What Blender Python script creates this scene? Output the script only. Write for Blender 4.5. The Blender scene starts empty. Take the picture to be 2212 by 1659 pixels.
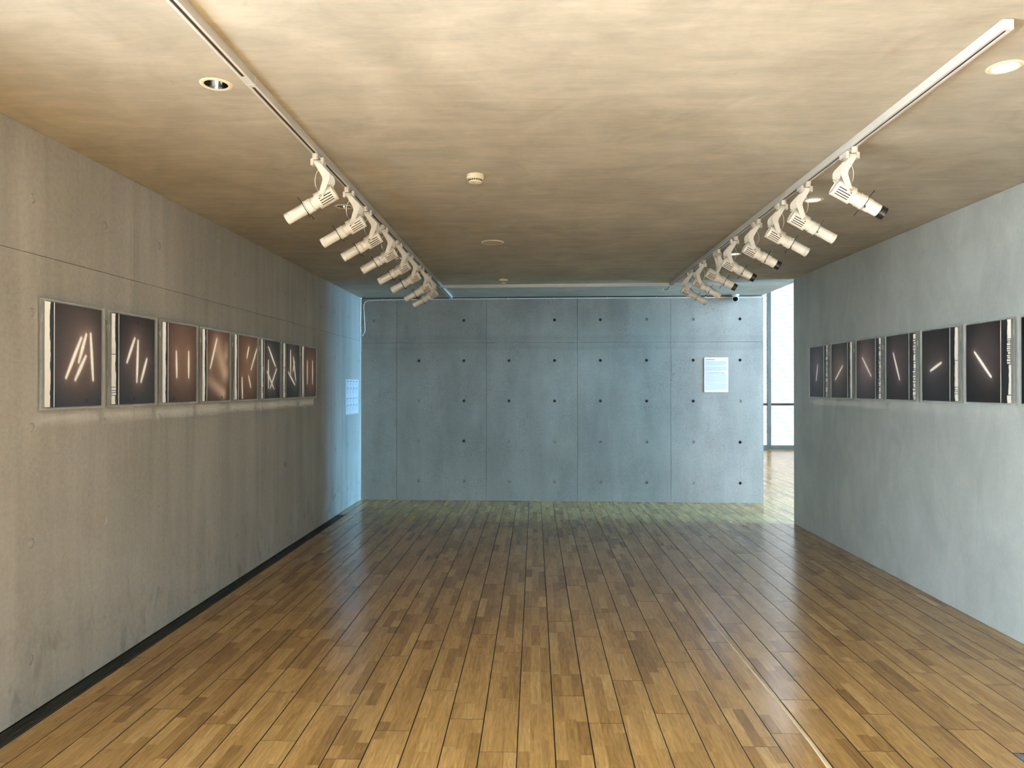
import bpy, bmesh, math, random
import numpy as np
from mathutils import Matrix, Vector

sc = bpy.context.scene
COL = sc.collection
PI = math.pi

# ------------------------------------------------------------------ camera
cam = bpy.data.cameras.new('camera')
cam.sensor_width = 36.0
cam.lens = 1533.0 / 2212.0 * 36.0
cam.clip_start = 0.02
camo = bpy.data.objects.new('camera', cam)
COL.objects.link(camo)
camo.location = (0, 0, 1.65)
camo.rotation_euler = (PI / 2 + math.radians(0.269), 0, math.radians(1.812))
sc.camera = camo

# ------------------------------------------------------------------ sky, sun, exposure
W = bpy.data.worlds.new('sky')
sc.world = W
W.use_nodes = True
bgn = W.node_tree.nodes['Background']
SKYCOL, SKY = (0.80, 0.91, 1.0), 120.0
bgn.inputs[0].default_value = (*SKYCOL, 1)
bgn.inputs[1].default_value = SKY

sun = bpy.data.lights.new('sun', 'SUN')
sun.energy = 530.0
sun.color = (1.0, 0.97, 0.92)
sun.angle = math.radians(0.6)
suno = bpy.data.objects.new('sun', sun)
COL.objects.link(suno)
suno.location = (0, -30, 25)
suno.rotation_euler = Vector((0.06, 0.78, -0.62)).to_track_quat('-Z', 'Y').to_euler()

def portal(name, loc, rot, sx, sy):
    l = bpy.data.lights.new(name, 'AREA')
    l.shape = 'RECTANGLE'
    l.size, l.size_y = sx, sy
    l.cycles.is_portal = True
    o = bpy.data.objects.new(name, l)
    COL.objects.link(o)
    o.location, o.rotation_euler = loc, rot
portal('window_portal_side', (8.93, 8.1, 2.7), (0, PI / 2, 0), 5.2, 1.7)
portal('fill_portal_roof', (6.0, 15.1, 5.62), (0, 0, 0), 4.0, 5.6)
portal('fill_portal_left', (-2.57, 0.35, 1.16), (0, -PI / 2, 0), 2.3, 3.0)
portal('fill_portal_hall', (8.93, 1.3, 2.7), (0, PI / 2, 0), 5.2, 4.4)
portal('window_portal_rear', (0.3, -1.43, 1.5), (PI / 2, 0, 0), 5.6, 2.9)

sc.view_settings.view_transform = 'Standard'
sc.view_settings.look = 'None'
sc.view_settings.exposure = 0.0
sc.view_settings.gamma = 1.0
sc.view_settings.use_curve_mapping = False
sc.cycles.use_denoising = True
sc.cycles.max_bounces = 6
sc.cycles.use_adaptive_sampling = True
sc.cycles.adaptive_threshold = 0.18
sc.cycles.adaptive_min_samples = 16
sc.cycles.glossy_bounces = 3
sc.cycles.diffuse_bounces = 3
sc.cycles.transparent_max_bounces = 8
sc.cycles.caustics_reflective = False
sc.cycles.caustics_refractive = False
sc.cycles.sample_clamp_indirect = 60.0

# ------------------------------------------------------------------ dimensions (metres)
XL, XR, CZ = -2.55, 3.135, 2.965
BA, BB = Vector((-2.55, 10.36)), Vector((3.255, 10.2))
BLEN = (BB - BA).length
BT = (BB - BA) / BLEN                      # along the back wall
BN = Vector((BT.y, -BT.x))                 # into the room
BROT = math.atan2(BT.y, BT.x)
RWEND = 8.69
REAR = -1.5
ATX, ATY, ATZ = 9.0, 19.2, 5.6

# ------------------------------------------------------------------ node helpers
def mat(name):
    m = bpy.data.materials.new(name)
    m.use_nodes = True
    nt = m.node_tree
    b = nt.nodes['Principled BSDF']
    return m, nt, b

def N(nt, t, **kw):
    n = nt.nodes.new(t)
    for k, v in kw.items():
        if k.startswith('i_'):
            key = k[2:]
            n.inputs[int(key) if key.isdigit() else key.replace('_', ' ')].default_value = v
        else:
            setattr(n, k, v)
    return n

def L(nt, a, b):
    nt.links.new(a, b)

def mapped(nt, scale, src='pos', rot=(0, 0, 0)):
    if src == 'pos':
        o = N(nt, 'ShaderNodeNewGeometry').outputs['Position']
    else:
        o = N(nt, 'ShaderNodeTexCoord').outputs['Object']
    mp = N(nt, 'ShaderNodeMapping')
    mp.inputs['Scale'].default_value = scale
    mp.inputs['Rotation'].default_value = rot
    L(nt, o, mp.inputs[0])
    return mp.outputs[0]

def noise(nt, vec, scale, detail=4, rough=0.55, dist=0.0):
    n = N(nt, 'ShaderNodeTexNoise')
    n.inputs['Scale'].default_value = scale
    n.inputs['Detail'].default_value = detail
    n.inputs['Roughness'].default_value = rough
    n.inputs['Distortion'].default_value = dist
    L(nt, vec, n.inputs['Vector'])
    return n.outputs[0]

def ramp(nt, fac, stops):
    r = N(nt, 'ShaderNodeValToRGB')
    e = r.color_ramp.elements
    while len(e) < len(stops):
        e.new(0.5)
    for el, (p, c) in zip(e, stops):
        el.position = p
        el.color = (c[0], c[1], c[2], 1) if not isinstance(c, (int, float)) else (c, c, c, 1)
    L(nt, fac, r.inputs[0])
    return r.outputs[0]

def mixc(nt, a, b, fac, mode='MIX'):
    m = N(nt, 'ShaderNodeMix', data_type='RGBA', blend_type=mode)
    for sock, v in ((m.inputs['Factor'], fac), (m.inputs['A'], a), (m.inputs['B'], b)):
        if isinstance(v, bpy.types.NodeSocket):
            L(nt, v, sock)
        elif isinstance(v, (int, float)):
            sock.default_value = v
        else:
            sock.default_value = (*v, 1)
    return m.outputs['Result']

def bump(nt, b, h, strength, dist=0.01):
    n = N(nt, 'ShaderNodeBump')
    n.inputs['Strength'].default_value = strength
    n.inputs['Distance'].default_value = dist
    L(nt, h, n.inputs['Height'])
    L(nt, n.outputs[0], b.inputs['Normal'])

def plain(name, col, rough=0.5, metal=0.0, spec=0.5):
    m, nt, b = mat(name)
    v = mapped(nt, (1, 1, 1), 'obj')
    f = noise(nt, v, 35, 3)
    d = tuple(c * 0.93 for c in col)
    L(nt, mixc(nt, d, col, f), b.inputs['Base Color'])
    b.inputs['Roughness'].default_value = rough
    b.inputs['Metallic'].default_value = metal
    b.inputs['Specular IOR Level'].default_value = spec
    return m

def concrete(name, lo, hi, streak, pores=0.5, rough=0.8, band=None, scuff=False):
    m, nt, b = mat(name)
    p = mapped(nt, (1, 1, 1))
    big = noise(nt, p, 0.9, 3, 0.6, 0.4)
    st = noise(nt, mapped(nt, streak), 1.0, 3, 0.6, 0.3)
    fine = noise(nt, p, 38, 3, 0.7)
    c = mixc(nt, lo, hi, ramp(nt, big, [(0.25, 0.0), (0.75, 1.0)]))
    c = mixc(nt, c, ramp(nt, st, [(0.3, 0.42), (0.7, 0.58)]), 0.75, 'OVERLAY')
    c = mixc(nt, c, ramp(nt, fine, [(0.3, 0.44), (0.7, 0.56)]), 0.7, 'OVERLAY')
    # small dark pits gathered in patches
    pit = noise(nt, p, 62, 2, 0.75)
    patch = noise(nt, p, 2.1, 2, 0.6)
    pm = N(nt, 'ShaderNodeMath', operation='MULTIPLY')
    L(nt, ramp(nt, pit, [(0.585, 0.0), (0.66, 1.0)]), pm.inputs[0])
    L(nt, ramp(nt, patch, [(0.47, 0.0), (0.66, pores)]), pm.inputs[1])
    c = mixc(nt, c, tuple(v * 0.42 for v in lo), pm.outputs[0])
    if band:
        # cement-rich pour line with its own darker tone
        s = N(nt, 'ShaderNodeSeparateXYZ')
        L(nt, N(nt, 'ShaderNodeNewGeometry').outputs['Position'], s.inputs[0])
        w = noise(nt, mapped(nt, (0.5, 0.5, 0.5)), 2.0, 2)
        a = N(nt, 'ShaderNodeMath', operation='MULTIPLY_ADD')
        L(nt, w, a.inputs[0]); a.inputs[1].default_value = 0.08
        L(nt, s.outputs[2], a.inputs[2])
        n2 = N(nt, 'ShaderNodeMapRange')
        n2.inputs['From Min'].default_value = band[0]
        n2.inputs['From Max'].default_value = band[1]
        L(nt, a.outputs[0], n2.inputs[0])
        rr = ramp(nt, n2.outputs[0], [(0.0, 0.0), (0.14, 0.26), (0.4, 0.10), (0.55, 0.12), (0.8, 0.24), (1.0, 0.0)])
        c = mixc(nt, c, tuple(v * 0.72 for v in lo), rr)
    if scuff:
        # rubbed dirt marks where feet and trolleys touch the wall
        s = N(nt, 'ShaderNodeSeparateXYZ')
        L(nt, N(nt, 'ShaderNodeNewGeometry').outputs['Position'], s.inputs[0])
        zr = N(nt, 'ShaderNodeMapRange')
        zr.inputs['From Min'].default_value = 0.75
        zr.inputs['From Max'].default_value = 0.25
        L(nt, s.outputs[2], zr.inputs[0])
        sm = noise(nt, mapped(nt, (1, 4.5, 2.2)), 2.4, 4, 0.6, 0.5)
        mm = N(nt, 'ShaderNodeMath', operation='MULTIPLY')
        L(nt, ramp(nt, sm, [(0.54, 0.0), (0.70, 0.40)]), mm.inputs[0]); L(nt, zr.outputs[0], mm.inputs[1])
        c = mixc(nt, c, tuple(v * 0.45 for v in lo), mm.outputs[0])
    L(nt, c, b.inputs['Base Color'])
    b.inputs['Roughness'].default_value = rough
    b.inputs['Specular IOR Level'].default_value = 0.3
    bump(nt, b, fine, 0.22, 0.003)
    return m

# ------------------------------------------------------------------ materials
M = {}
M['conc_left'] = concrete('concrete_left', (0.365, 0.345, 0.305), (0.465, 0.442, 0.395), (1.2, 5.0, 0.35), 0.25, scuff=True)
M['conc_back'] = concrete('concrete_back', (0.222, 0.203, 0.170), (0.308, 0.284, 0.242), (3.0, 3.0, 0.8), 0.75, band=(2.22, 2.46))
M['conc_joint'] = plain('concrete_joint', (0.13, 0.125, 0.115), 0.9)
M['conc_plug'] = concrete('concrete_plug', (0.24, 0.23, 0.21), (0.34, 0.33, 0.30), (4, 4, 4), 0.4)

def ceiling_mat():
    m, nt, b = mat('ceiling_plaster')
    p = mapped(nt, (1, 1, 1))
    big = noise(nt, p, 0.8, 3, 0.62, 0.6)
    br = noise(nt, mapped(nt, (1.1, 6.0, 1), rot=(0, 0, 0.18)), 1.6, 4, 0.62, 0.8)
    fine = noise(nt, mapped(nt, (1, 4, 1)), 14, 4, 0.65)
    c = mixc(nt, (0.375, 0.343, 0.272), (0.485, 0.448, 0.365), ramp(nt, big, [(0.28, 0.0), (0.72, 1.0)]))
    bl = noise(nt, p, 2.6, 4, 0.65, 1.0)
    c = mixc(nt, c, ramp(nt, br, [(0.3, 0.42), (0.7, 0.58)]), 0.6, 'OVERLAY')
    c = mixc(nt, c, ramp(nt, bl, [(0.3, 0.42), (0.7, 0.58)]), 0.7, 'OVERLAY')
    c = mixc(nt, c, ramp(nt, fine, [(0.3, 0.46), (0.7, 0.54)]), 0.6, 'OVERLAY')
    sp = noise(nt, p, 5.5, 4, 0.6)
    c = mixc(nt, c, (0.36, 0.26, 0.15), ramp(nt, sp, [(0.69, 0.0), (0.74, 0.35)]))
    L(nt, c, b.inputs['Base Color'])
    b.inputs['Roughness'].default_value = 0.75
    b.inputs['Specular IOR Level'].default_value = 0.3
    bump(nt, b, br, 0.2, 0.006)
    return m
M['ceiling'] = ceiling_mat()

def plaster_mat():
    m, nt, b = mat('wall_plaster')
    p = mapped(nt, (1, 1, 0.7))
    big = noise(nt, p, 1.1, 4, 0.6, 0.8)
    tro = noise(nt, mapped(nt, (1.0, 1.9, 1.0), rot=(0.5, 0, 0)), 2.4, 4, 0.5, 1.1)
    fine = noise(nt, p, 45, 3)
    c = mixc(nt, (0.37, 0.40, 0.385), (0.45, 0.485, 0.47), ramp(nt, big, [(0.3, 0.0), (0.7, 1.0)]))
    c = mixc(nt, c, ramp(nt, tro, [(0.3, 0.43), (0.5, 0.5), (0.7, 0.57)]), 0.55, 'OVERLAY')
    c = mixc(nt, c, ramp(nt, fine, [(0.3, 0.47), (0.7, 0.53)]), 0.6, 'OVERLAY')
    L(nt, c, b.inputs['Base Color'])
    b.inputs['Roughness'].default_value = 0.6
    b.inputs['Specular IOR Level'].default_value = 0.35
    return m
M['plaster'] = plaster_mat()

def wood_mat(name='oak_plank', tint=(1, 1, 1)):
    m, nt, b = mat(name)
    at = N(nt, 'ShaderNodeAttribute', attribute_name='stave')
    oi = N(nt, 'ShaderNodeObjectInfo')
    ml = N(nt, 'ShaderNodeMath', operation='MULTIPLY')
    L(nt, oi.outputs['Random'], ml.inputs[0]); ml.inputs[1].default_value = 17.3
    ad = N(nt, 'ShaderNodeMath', operation='ADD')
    L(nt, at.outputs['Fac'], ad.inputs[0]); L(nt, ml.outputs[0], ad.inputs[1])
    wn = N(nt, 'ShaderNodeTexWhiteNoise', noise_dimensions='1D')
    L(nt, ad.outputs[0], wn.inputs['W'])
    base = ramp(nt, wn.outputs[0], [
        (0.0, (0.265, 0.138, 0.042)), (0.12, (0.325, 0.176, 0.054)), (0.35, (0.370, 0.204, 0.064)),
        (0.65, (0.412, 0.230, 0.074)), (0.88, (0.445, 0.256, 0.085)), (1.0, (0.485, 0.290, 0.104))])
    ge = N(nt, 'ShaderNodeNewGeometry')
    def gn(sc_, scale, detail, dist):
        mp = N(nt, 'ShaderNodeMapping')
        mp.inputs['Scale'].default_value = sc_
        L(nt, ge.outputs['Position'], mp.inputs[0])
        n = N(nt, 'ShaderNodeTexNoise', noise_dimensions='4D')
        n.inputs['Scale'].default_value = scale
        n.inputs['Detail'].default_value = detail
        n.inputs['Distortion'].default_value = dist
        L(nt, mp.outputs[0], n.inputs['Vector'])
        w = N(nt, 'ShaderNodeMath', operation='MULTIPLY')
        L(nt, ad.outputs[0], w.inputs[0]); w.inputs[1].default_value = 7.7
        L(nt, w.outputs[0], n.inputs['W'])
        return n.outputs[0]
    g1 = gn((1, 0.07, 1), 95, 4, 0.6)
    g2 = gn((1, 0.16, 1), 16, 3, 1.6)
    c = mixc(nt, base, ramp(nt, g1, [(0.3, 0.37), (0.7, 0.60)]), 0.8, 'OVERLAY')
    c = mixc(nt, c, ramp(nt, g2, [(0.35, 0.40), (0.48, 0.54), (0.52, 0.44), (0.65, 0.58)]), 0.8, 'OVERLAY')
    # traffic dulling and dirt
    d = noise(nt, mapped(nt, (1, 0.5, 1)), 1.3, 5, 0.6)
    c = mixc(nt, c, (0.17, 0.10, 0.05), ramp(nt, d, [(0.5, 0.0), (0.8, 0.22)]))
    kn = noise(nt, mapped(nt, (1, 0.45, 1)), 34, 2, 0.5)
    c = mixc(nt, c, (0.05, 0.028, 0.014), ramp(nt, kn, [(0.765, 0.0), (0.80, 0.85)]))
    if tint != (1, 1, 1):
        c = mixc(nt, c, tint, 1.0, 'MULTIPLY')
    L(nt, c, b.inputs['Base Color'])
    rn = noise(nt, mapped(nt, (1, 0.4, 1)), 2.0, 2, 0.5)
    rr = N(nt, 'ShaderNodeMapRange')
    rr.inputs['To Min'].default_value = 0.15
    rr.inputs['To Max'].default_value = 0.27
    L(nt, rn, rr.inputs[0])
    L(nt, rr.outputs[0], b.inputs['Roughness'])
    b.inputs['Specular IOR Level'].default_value = 0.5
    wv = noise(nt, mapped(nt, (1, 0.35, 1)), 4.0, 1, 0.5)
    bump(nt, b, mixc(nt, wv, g1, 0.10), 0.05, 0.01)
    return m
M['wood'] = wood_mat()
M['bounce_ground'] = plain('bounce_paving', (0.42, 0.39, 0.34), 0.9)
M['pale_wood'] = plain('pale_filler_wood', (0.62, 0.47, 0.27), 0.4)
M['joint'] = plain('joint_dark', (0.028, 0.017, 0.010), 0.8)  # dark tone on plank chamfers and sides so the joints show
M['subfloor'] = plain('subfloor', (0.035, 0.022, 0.012), 0.9)
M['white'] = plain('white_enamel', (0.70, 0.665, 0.585), 0.35)
M['white2'] = plain('white_plastic', (0.68, 0.63, 0.56), 0.4)
M['track'] = plain('track_paint', (0.60, 0.585, 0.545), 0.4)
M['black'] = plain('black_metal', (0.012, 0.012, 0.012), 0.4)
M['dark'] = plain('dark_gap', (0.05, 0.035, 0.025), 0.7)
M['grille'] = plain('grille_metal', (0.07, 0.07, 0.06), 0.45, 0.6)
M['grille_steel'] = plain('grille_steel', (0.22, 0.25, 0.27), 0.4, 0.6)
M['chrome'] = plain('chrome_reflector', (0.85, 0.85, 0.85), 0.12, 1.0)
M['brass'] = plain('brass', (0.75, 0.6, 0.33), 0.3, 1.0)
M['cream'] = plain('cream_plastic', (0.74, 0.66, 0.48), 0.45)
M['speaker'] = plain('speaker_grille', (0.50, 0.43, 0.32), 0.6)
M['conduit'] = plain('conduit_plastic', (0.72, 0.73, 0.72), 0.4)
M['alu'] = plain('window_frame_metal', (0.22, 0.30, 0.31), 0.45, 0.2)
M['rail'] = plain('rail_metal', (0.10, 0.08, 0.09), 0.45, 0.3)
M['paper'] = plain('board_white', (0.70, 0.71, 0.75), 0.5)
M['ink'] = plain('print_ink', (0.10, 0.10, 0.13), 0.6)
M['ink2'] = plain('print_ink_grey', (0.24, 0.24, 0.32), 0.6)
M['strip_white'] = plain('strip_white', (0.86, 0.82, 0.74), 0.5)
M['strip_black'] = plain('strip_black', (0.012, 0.010, 0.010), 0.35)
M['lens'] = plain('lens_glass', (0.004, 0.004, 0.006), 0.08)

def glass(name, trans, gloss=0.08, haze=0.0, hazecol=(0.8, 0.85, 0.85), pattern=None):
    m = bpy.data.materials.new(name)
    m.use_nodes = True
    nt = m.node_tree
    nt.nodes.clear()
    out = N(nt, 'ShaderNodeOutputMaterial')
    t = N(nt, 'ShaderNodeBsdfTransparent')
    t.inputs[0].default_value = (*trans, 1)
    if pattern:
        L(nt, pattern(nt), t.inputs[0])
    g = N(nt, 'ShaderNodeBsdfGlossy')
    g.inputs['Roughness'].default_value = 0.05
    fr = N(nt, 'ShaderNodeFresnel')
    fr.inputs[0].default_value = 1.45
    ml = N(nt, 'ShaderNodeMath', operation='MULTIPLY')
    L(nt, fr.outputs[0], ml.inputs[0]); ml.inputs[1].default_value = gloss * 10
    mx = N(nt, 'ShaderNodeMixShader')
    L(nt, ml.outputs[0], mx.inputs[0]); L(nt, t.outputs[0], mx.inputs[1]); L(nt, g.outputs[0], mx.inputs[2])
    last = mx.outputs[0]
    if haze > 0:
        d = N(nt, 'ShaderNodeBsdfDiffuse')
        d.inputs[0].default_value = (*hazecol, 1)
        m2 = N(nt, 'ShaderNodeMixShader')
        m2.inputs[0].default_value = haze
        L(nt, last, m2.inputs[1]); L(nt, d.outputs[0], m2.inputs[2])
        last = m2.outputs[0]
    L(nt, last, out.inputs[0])
    return m
M['glass'] = glass('blue_tinted_glass', tuple(math.sqrt(v) for v in (0.30, 0.66, 0.97)), 0.05)
M['glass_tinted'] = glass('tinted_window_glass', tuple(math.sqrt(v) for v in (0.062, 0.060, 0.056)), 0.05)
M['glass_side'] = glass('grey_fill_glass', tuple(math.sqrt(v) for v in (0.375, 0.39, 0.40)), 0.05)
M['glass_roof'] = glass('roof_fill_glass', tuple(math.sqrt(v) for v in (0.10, 0.10, 0.10)), 0.05)
M['glass_hall'] = glass('pale_fill_glass', tuple(math.sqrt(v) for v in (0.48, 0.42, 0.47)), 0.05)
M['acrylic'] = glass('clear_acrylic', (0.93, 0.95, 0.94), 0.02, 0.16, (0.80, 0.80, 0.76))
M['acrylic_front'] = glass('acrylic_sheet', (0.99, 0.99, 0.99), 0.008)

def frit(nt):
    # rippled privacy film: rows of slanting lozenges
    v = mapped(nt, (1, 1, 1))
    s = N(nt, 'ShaderNodeSeparateXYZ'); L(nt, v, s.inputs[0])
    def mth(op, a, b_):
        n = N(nt, 'ShaderNodeMath', operation=op)
        for k, q in enumerate((a, b_)):
            if isinstance(q, (int, float)):
                n.inputs[k].default_value = q
            elif q is not None:
                L(nt, q, n.inputs[k])
        return n.outputs[0]
    a = mth('SINE', mth('ADD', mth('MULTIPLY', s.outputs[0], 13.0), mth('MULTIPLY', s.outputs[2], 9.0)), None)
    b_ = mth('SINE', mth('ADD', mth('MULTIPLY', s.outputs[2], 52.0), mth('MULTIPLY', a, 1.3)), None)
    k = mth('MULTIPLY', mth('ADD', b_, mth('MULTIPLY', a, 0.4)), 0.5)
    return ramp(nt, mth('ADD', mth('MULTIPLY', k, 0.5), 0.5), [
        (0.15, FRIT_LO), (0.6, FRIT_HI), (0.9, FRIT_HI)])
def film(target):           # transmission of each of the two pane faces
    return tuple(math.sqrt(t / (c * SKY)) for t, c in zip(target, SKYCOL))
FRIT_LO = film((0.80, 1.02, 1.14))
FRIT_HI = film((1.45, 1.62, 1.70))
M['frit'] = glass('privacy_film_glass', (0.2, 0.2, 0.2), 0.04, pattern=frit)

def vcol(name, rough=0.45):
    m, nt, b = mat(name)
    a = N(nt, 'ShaderNodeAttribute', attribute_name='print')
    L(nt, a.outputs['Color'], b.inputs['Base Color'])
    b.inputs['Roughness'].default_value = rough
    b.inputs['Specular IOR Level'].default_value = 0.08
    return m
M['print'] = vcol('photo_print')

def lamp_mat():
    m, nt, b = mat('lit_lamp')
    b.inputs['Base Color'].default_value = (0.9, 0.93, 1, 1)
    b.inputs['Emission Color'].default_value = (0.88, 0.94, 1.0, 1)
    b.inputs['Emission Strength'].default_value = 3.0
    return m
M['lamp_on'] = lamp_mat()
M['lamp_off'] = plain('unlit_lamp', (0.5, 0.46, 0.38), 0.3)

# ------------------------------------------------------------------ mesh helpers
def mesh_from(bm, name, mats, smooth=False):
    bmesh.ops.recalc_face_normals(bm, faces=bm.faces)
    me = bpy.data.meshes.new(name)
    bm.to_mesh(me)
    bm.free()
    for m in (mats if isinstance(mats, (list, tuple)) else [mats]):
        me.materials.append(m)
    if smooth:
        me.shade_smooth()
        me.set_sharp_from_angle(angle=math.radians(38))
    return me

def obj(name, me, parent=None, loc=(0, 0, 0), rot=(0, 0, 0)):
    o = bpy.data.objects.new(name, me)
    COL.objects.link(o)
    o.location, o.rotation_euler = loc, rot
    if parent:
        o.parent = parent
    return o

def box(bm, a, b, bev=0.0):
    r = bmesh.ops.create_cube(bm, size=1.0)
    vs = r['verts']
    for v in vs:
        v.co = Vector([(a[i] + b[i]) / 2 + v.co[i] * (b[i] - a[i]) for i in range(3)])
    if bev > 0:
        es = list({e for v in vs for e in v.link_edges})
        bmesh.ops.bevel(bm, geom=es, offset=bev, segments=1, affect='EDGES', profile=0.5)

def boxmesh(name, m, a, b, bev=0.0):
    bm = bmesh.new()
    box(bm, a, b, bev)
    return mesh_from(bm, name, m)

def lathe(bm, prof, seg=24, M4=None):
    """profile (radius, along) revolved about local Z, then moved by M4"""
    rings = []
    for r, s in prof:
        if r < 1e-6:
            rings.append([bm.verts.new((0, 0, s))])
        else:
            rings.append([bm.verts.new((r * math.cos(2 * PI * k / seg), r * math.sin(2 * PI * k / seg), s)) for k in range(seg)])
    for A, B in zip(rings, rings[1:]):
        for k in range(seg):
            k2 = (k + 1) % seg
            if len(A) == 1 and len(B) == 1:
                continue
            if len(A) == 1:
                bm.faces.new((A[0], B[k], B[k2]))
            elif len(B) == 1:
                bm.faces.new((A[k], A[k2], B[0]))
            else:
                bm.faces.new((A[k], A[k2], B[k2], B[k]))
    if M4 is not None:
        for r in rings:
            for v in r:
                v.co = M4 @ v.co

def prism(bm, poly, y0, y1):
    """polygon of (x, z) extruded along y"""
    A = [bm.verts.new((x, y0, z)) for x, z in poly]
    B = [bm.verts.new((x, y1, z)) for x, z in poly]
    bm.faces.new(A)
    bm.faces.new(B[::-1])
    n = len(poly)
    for k in range(n):
        bm.faces.new((A[k], B[k], B[(k + 1) % n], A[(k + 1) % n]))

def tube(bm, pts, r, seg=8):
    pts = [Vector(p) for p in pts]
    rings = []
    for i, p in enumerate(pts):
        d = (pts[min(i + 1, len(pts) - 1)] - pts[max(i - 1, 0)]).normalized()
        up = Vector((0, 0, 1)) if abs(d.z) < 0.9 else Vector((1, 0, 0))
        s = d.cross(up).normalized()
        t = d.cross(s)
        rings.append([bm.verts.new(p + r * (math.cos(2 * PI * k / seg) * s + math.sin(2 * PI * k / seg) * t)) for k in range(seg)])
    for A, B in zip(rings, rings[1:]):
        for k in range(seg):
            bm.faces.new((A[k], A[(k + 1) % seg], B[(k + 1) % seg], B[k]))
    bm.faces.new(rings[0]); bm.faces.new(rings[-1][::-1])

def bez(a, b, c, d, n=10):
    a, b, c, d = map(Vector, (a, b, c, d))
    return [a * (1 - t) ** 3 + b * 3 * t * (1 - t) ** 2 + c * 3 * t * t * (1 - t) + d * t ** 3 for t in [i / n for i in range(n + 1)]]

def tag(o, label=None, cat=None, group=None, kind=None):
    if label: o['label'] = label
    if cat: o['category'] = cat
    if group: o['group'] = group
    if kind: o['kind'] = kind
    return o

def thing(name, loc, rotz, label, cat, group=None):
    o = bpy.data.objects.new(name, None)
    o.empty_display_size = 0.05
    COL.objects.link(o)
    o.location, o.rotation_euler = loc, (0, 0, rotz)
    return tag(o, label, cat, group)

def struct(name, me, label, **kw):
    return tag(obj(name, me, **kw), label, None, None, 'structure')

def holed_plate(name, m, outer, holes, r, depth, thick, seg=16):
    """plate in local x-z, front at y=0 facing -y, round recesses of given depth"""
    bm = bmesh.new()
    def loop(pts):
        vs = [bm.verts.new((x, 0, z)) for x, z in pts]
        return [bm.edges.new((vs[i], vs[(i + 1) % len(vs)])) for i in range(len(vs))], vs
    eo, vo = loop(outer)
    hs = []
    for x, z in holes:
        hs.append(loop([(x + r * math.cos(2 * PI * k / seg), z + r * math.sin(2 * PI * k / seg)) for k in range(seg)]))
    bmesh.ops.triangle_fill(bm, use_beauty=True, use_dissolve=False, edges=eo + [e for h in hs for e in h[0]])
    for e, vs in hs:
        nv = [bm.verts.new((v.co.x, depth, v.co.z)) for v in vs]
        for i in range(seg):
            j = (i + 1) % seg
            bm.faces.new((vs[i], vs[j], nv[j], nv[i]))
        bm.faces.new(nv)
    bv = [bm.verts.new((v.co.x, thick, v.co.z)) for v in vo]
    n = len(vo)
    for i in range(n):
        j = (i + 1) % n
        bm.faces.new((vo[i], vo[j], bv[j], bv[i]))
    bm.faces.new(bv)
    bmesh.ops.recalc_face_normals(bm, faces=bm.faces)
    # recess pockets confuse the outside test on thin plates: make the front look at -y
    for f in bm.faces:
        c = f.calc_center_median()
        if abs(c.y) < 1e-6 and f.normal.y > 0:
            f.normal_flip()
    me = bpy.data.meshes.new(name)
    bm.to_mesh(me); bm.free()
    me.materials.append(m)
    return me

# ================================================================== STRUCTURE
# ------------------------------------------------------------------ floor of three-strip oak planks
rng = random.Random(4)
PW, PL = 0.1718, 1.21
ROW0 = -0.0787
GAP = 0.0013
def plank_arrays(w, l, rr):
    """top faces stave by stave plus a skirt; origin at the low-x low-y corner, top at z=0"""
    V, Fc, S = [], [], []
    g = 0.0022 + rr.random() * 0.0012
    x0, x1, y0, y1 = g, w - g, g * 0.5, l - g * 0.5
    nst = max(1, round((x1 - x0) / 0.0568))
    e = 0.0014
    for k in range(nst):
        xa = x0 + (x1 - x0) * k / nst
        xb = x0 + (x1 - x0) * (k + 1) / nst
        y = y0
        first = rr.uniform(0.08, 0.42)
        nxt = y0 + first
        while y < y1 - 1e-6:
            nxt = min(nxt, y1)
            if y1 - nxt < 0.07:
                nxt = y1
            i = len(V)
            V += [(xa, y, 0), (xb, y, 0), (xb, nxt, 0), (xa, nxt, 0)]
            Fc.append((i, i + 1, i + 2, i + 3))
            S.append(rr.random())
            y = nxt
            nxt = y + rr.uniform(0.22, 0.5)
    i = len(V)
    # chamfer and sides
    V += [(x0, y0, 0), (x1, y0, 0), (x1, y1, 0), (x0, y1, 0)]
    V += [(x0 - e, y0 - e * .5, -e), (x1 + e, y0 - e * .5, -e), (x1 + e, y1 + e * .5, -e), (x0 - e, y1 + e * .5, -e)]
    V += [(x0 - e, y0 - e * .5, -.014), (x1 + e, y0 - e * .5, -.014), (x1 + e, y1 + e * .5, -.014), (x0 - e, y1 + e * .5, -.014)]
    for lv in (0, 4):
        for k in range(4):
            j = (k + 1) % 4
            Fc.append((i + lv + k, i + lv + 4 + k, i + lv + 4 + j, i + lv + j))
            S.append(-1.0)
    return V, Fc, S

def stave_mesh(name, V, Fc, S):
    me = bpy.data.meshes.new(name)
    me.from_pydata(V, [], Fc)
    a = me.attributes.new('stave', 'FLOAT', 'FACE')
    a.data.foreach_set('value', np.array(S, dtype=np.float32))
    me.materials.append(M['wood'])
    me.materials.append(M['joint'])
    me.polygons.foreach_set('material_index', [1 if v < 0 else 0 for v in S])
    me.update()
    return me

floor = struct('floor', boxmesh('floor', M['subfloor'], (-2.75, REAR - 0.3, -0.22), (ATX + 0.3, ATY + 0.3, -0.145)), 'oak three-strip plank floor of the gallery')
sub = obj('subfloor', boxmesh('subfloor', M['subfloor'], (-2.44, REAR, -0.145), (ATX, ATY, -0.0142)), floor)

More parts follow.
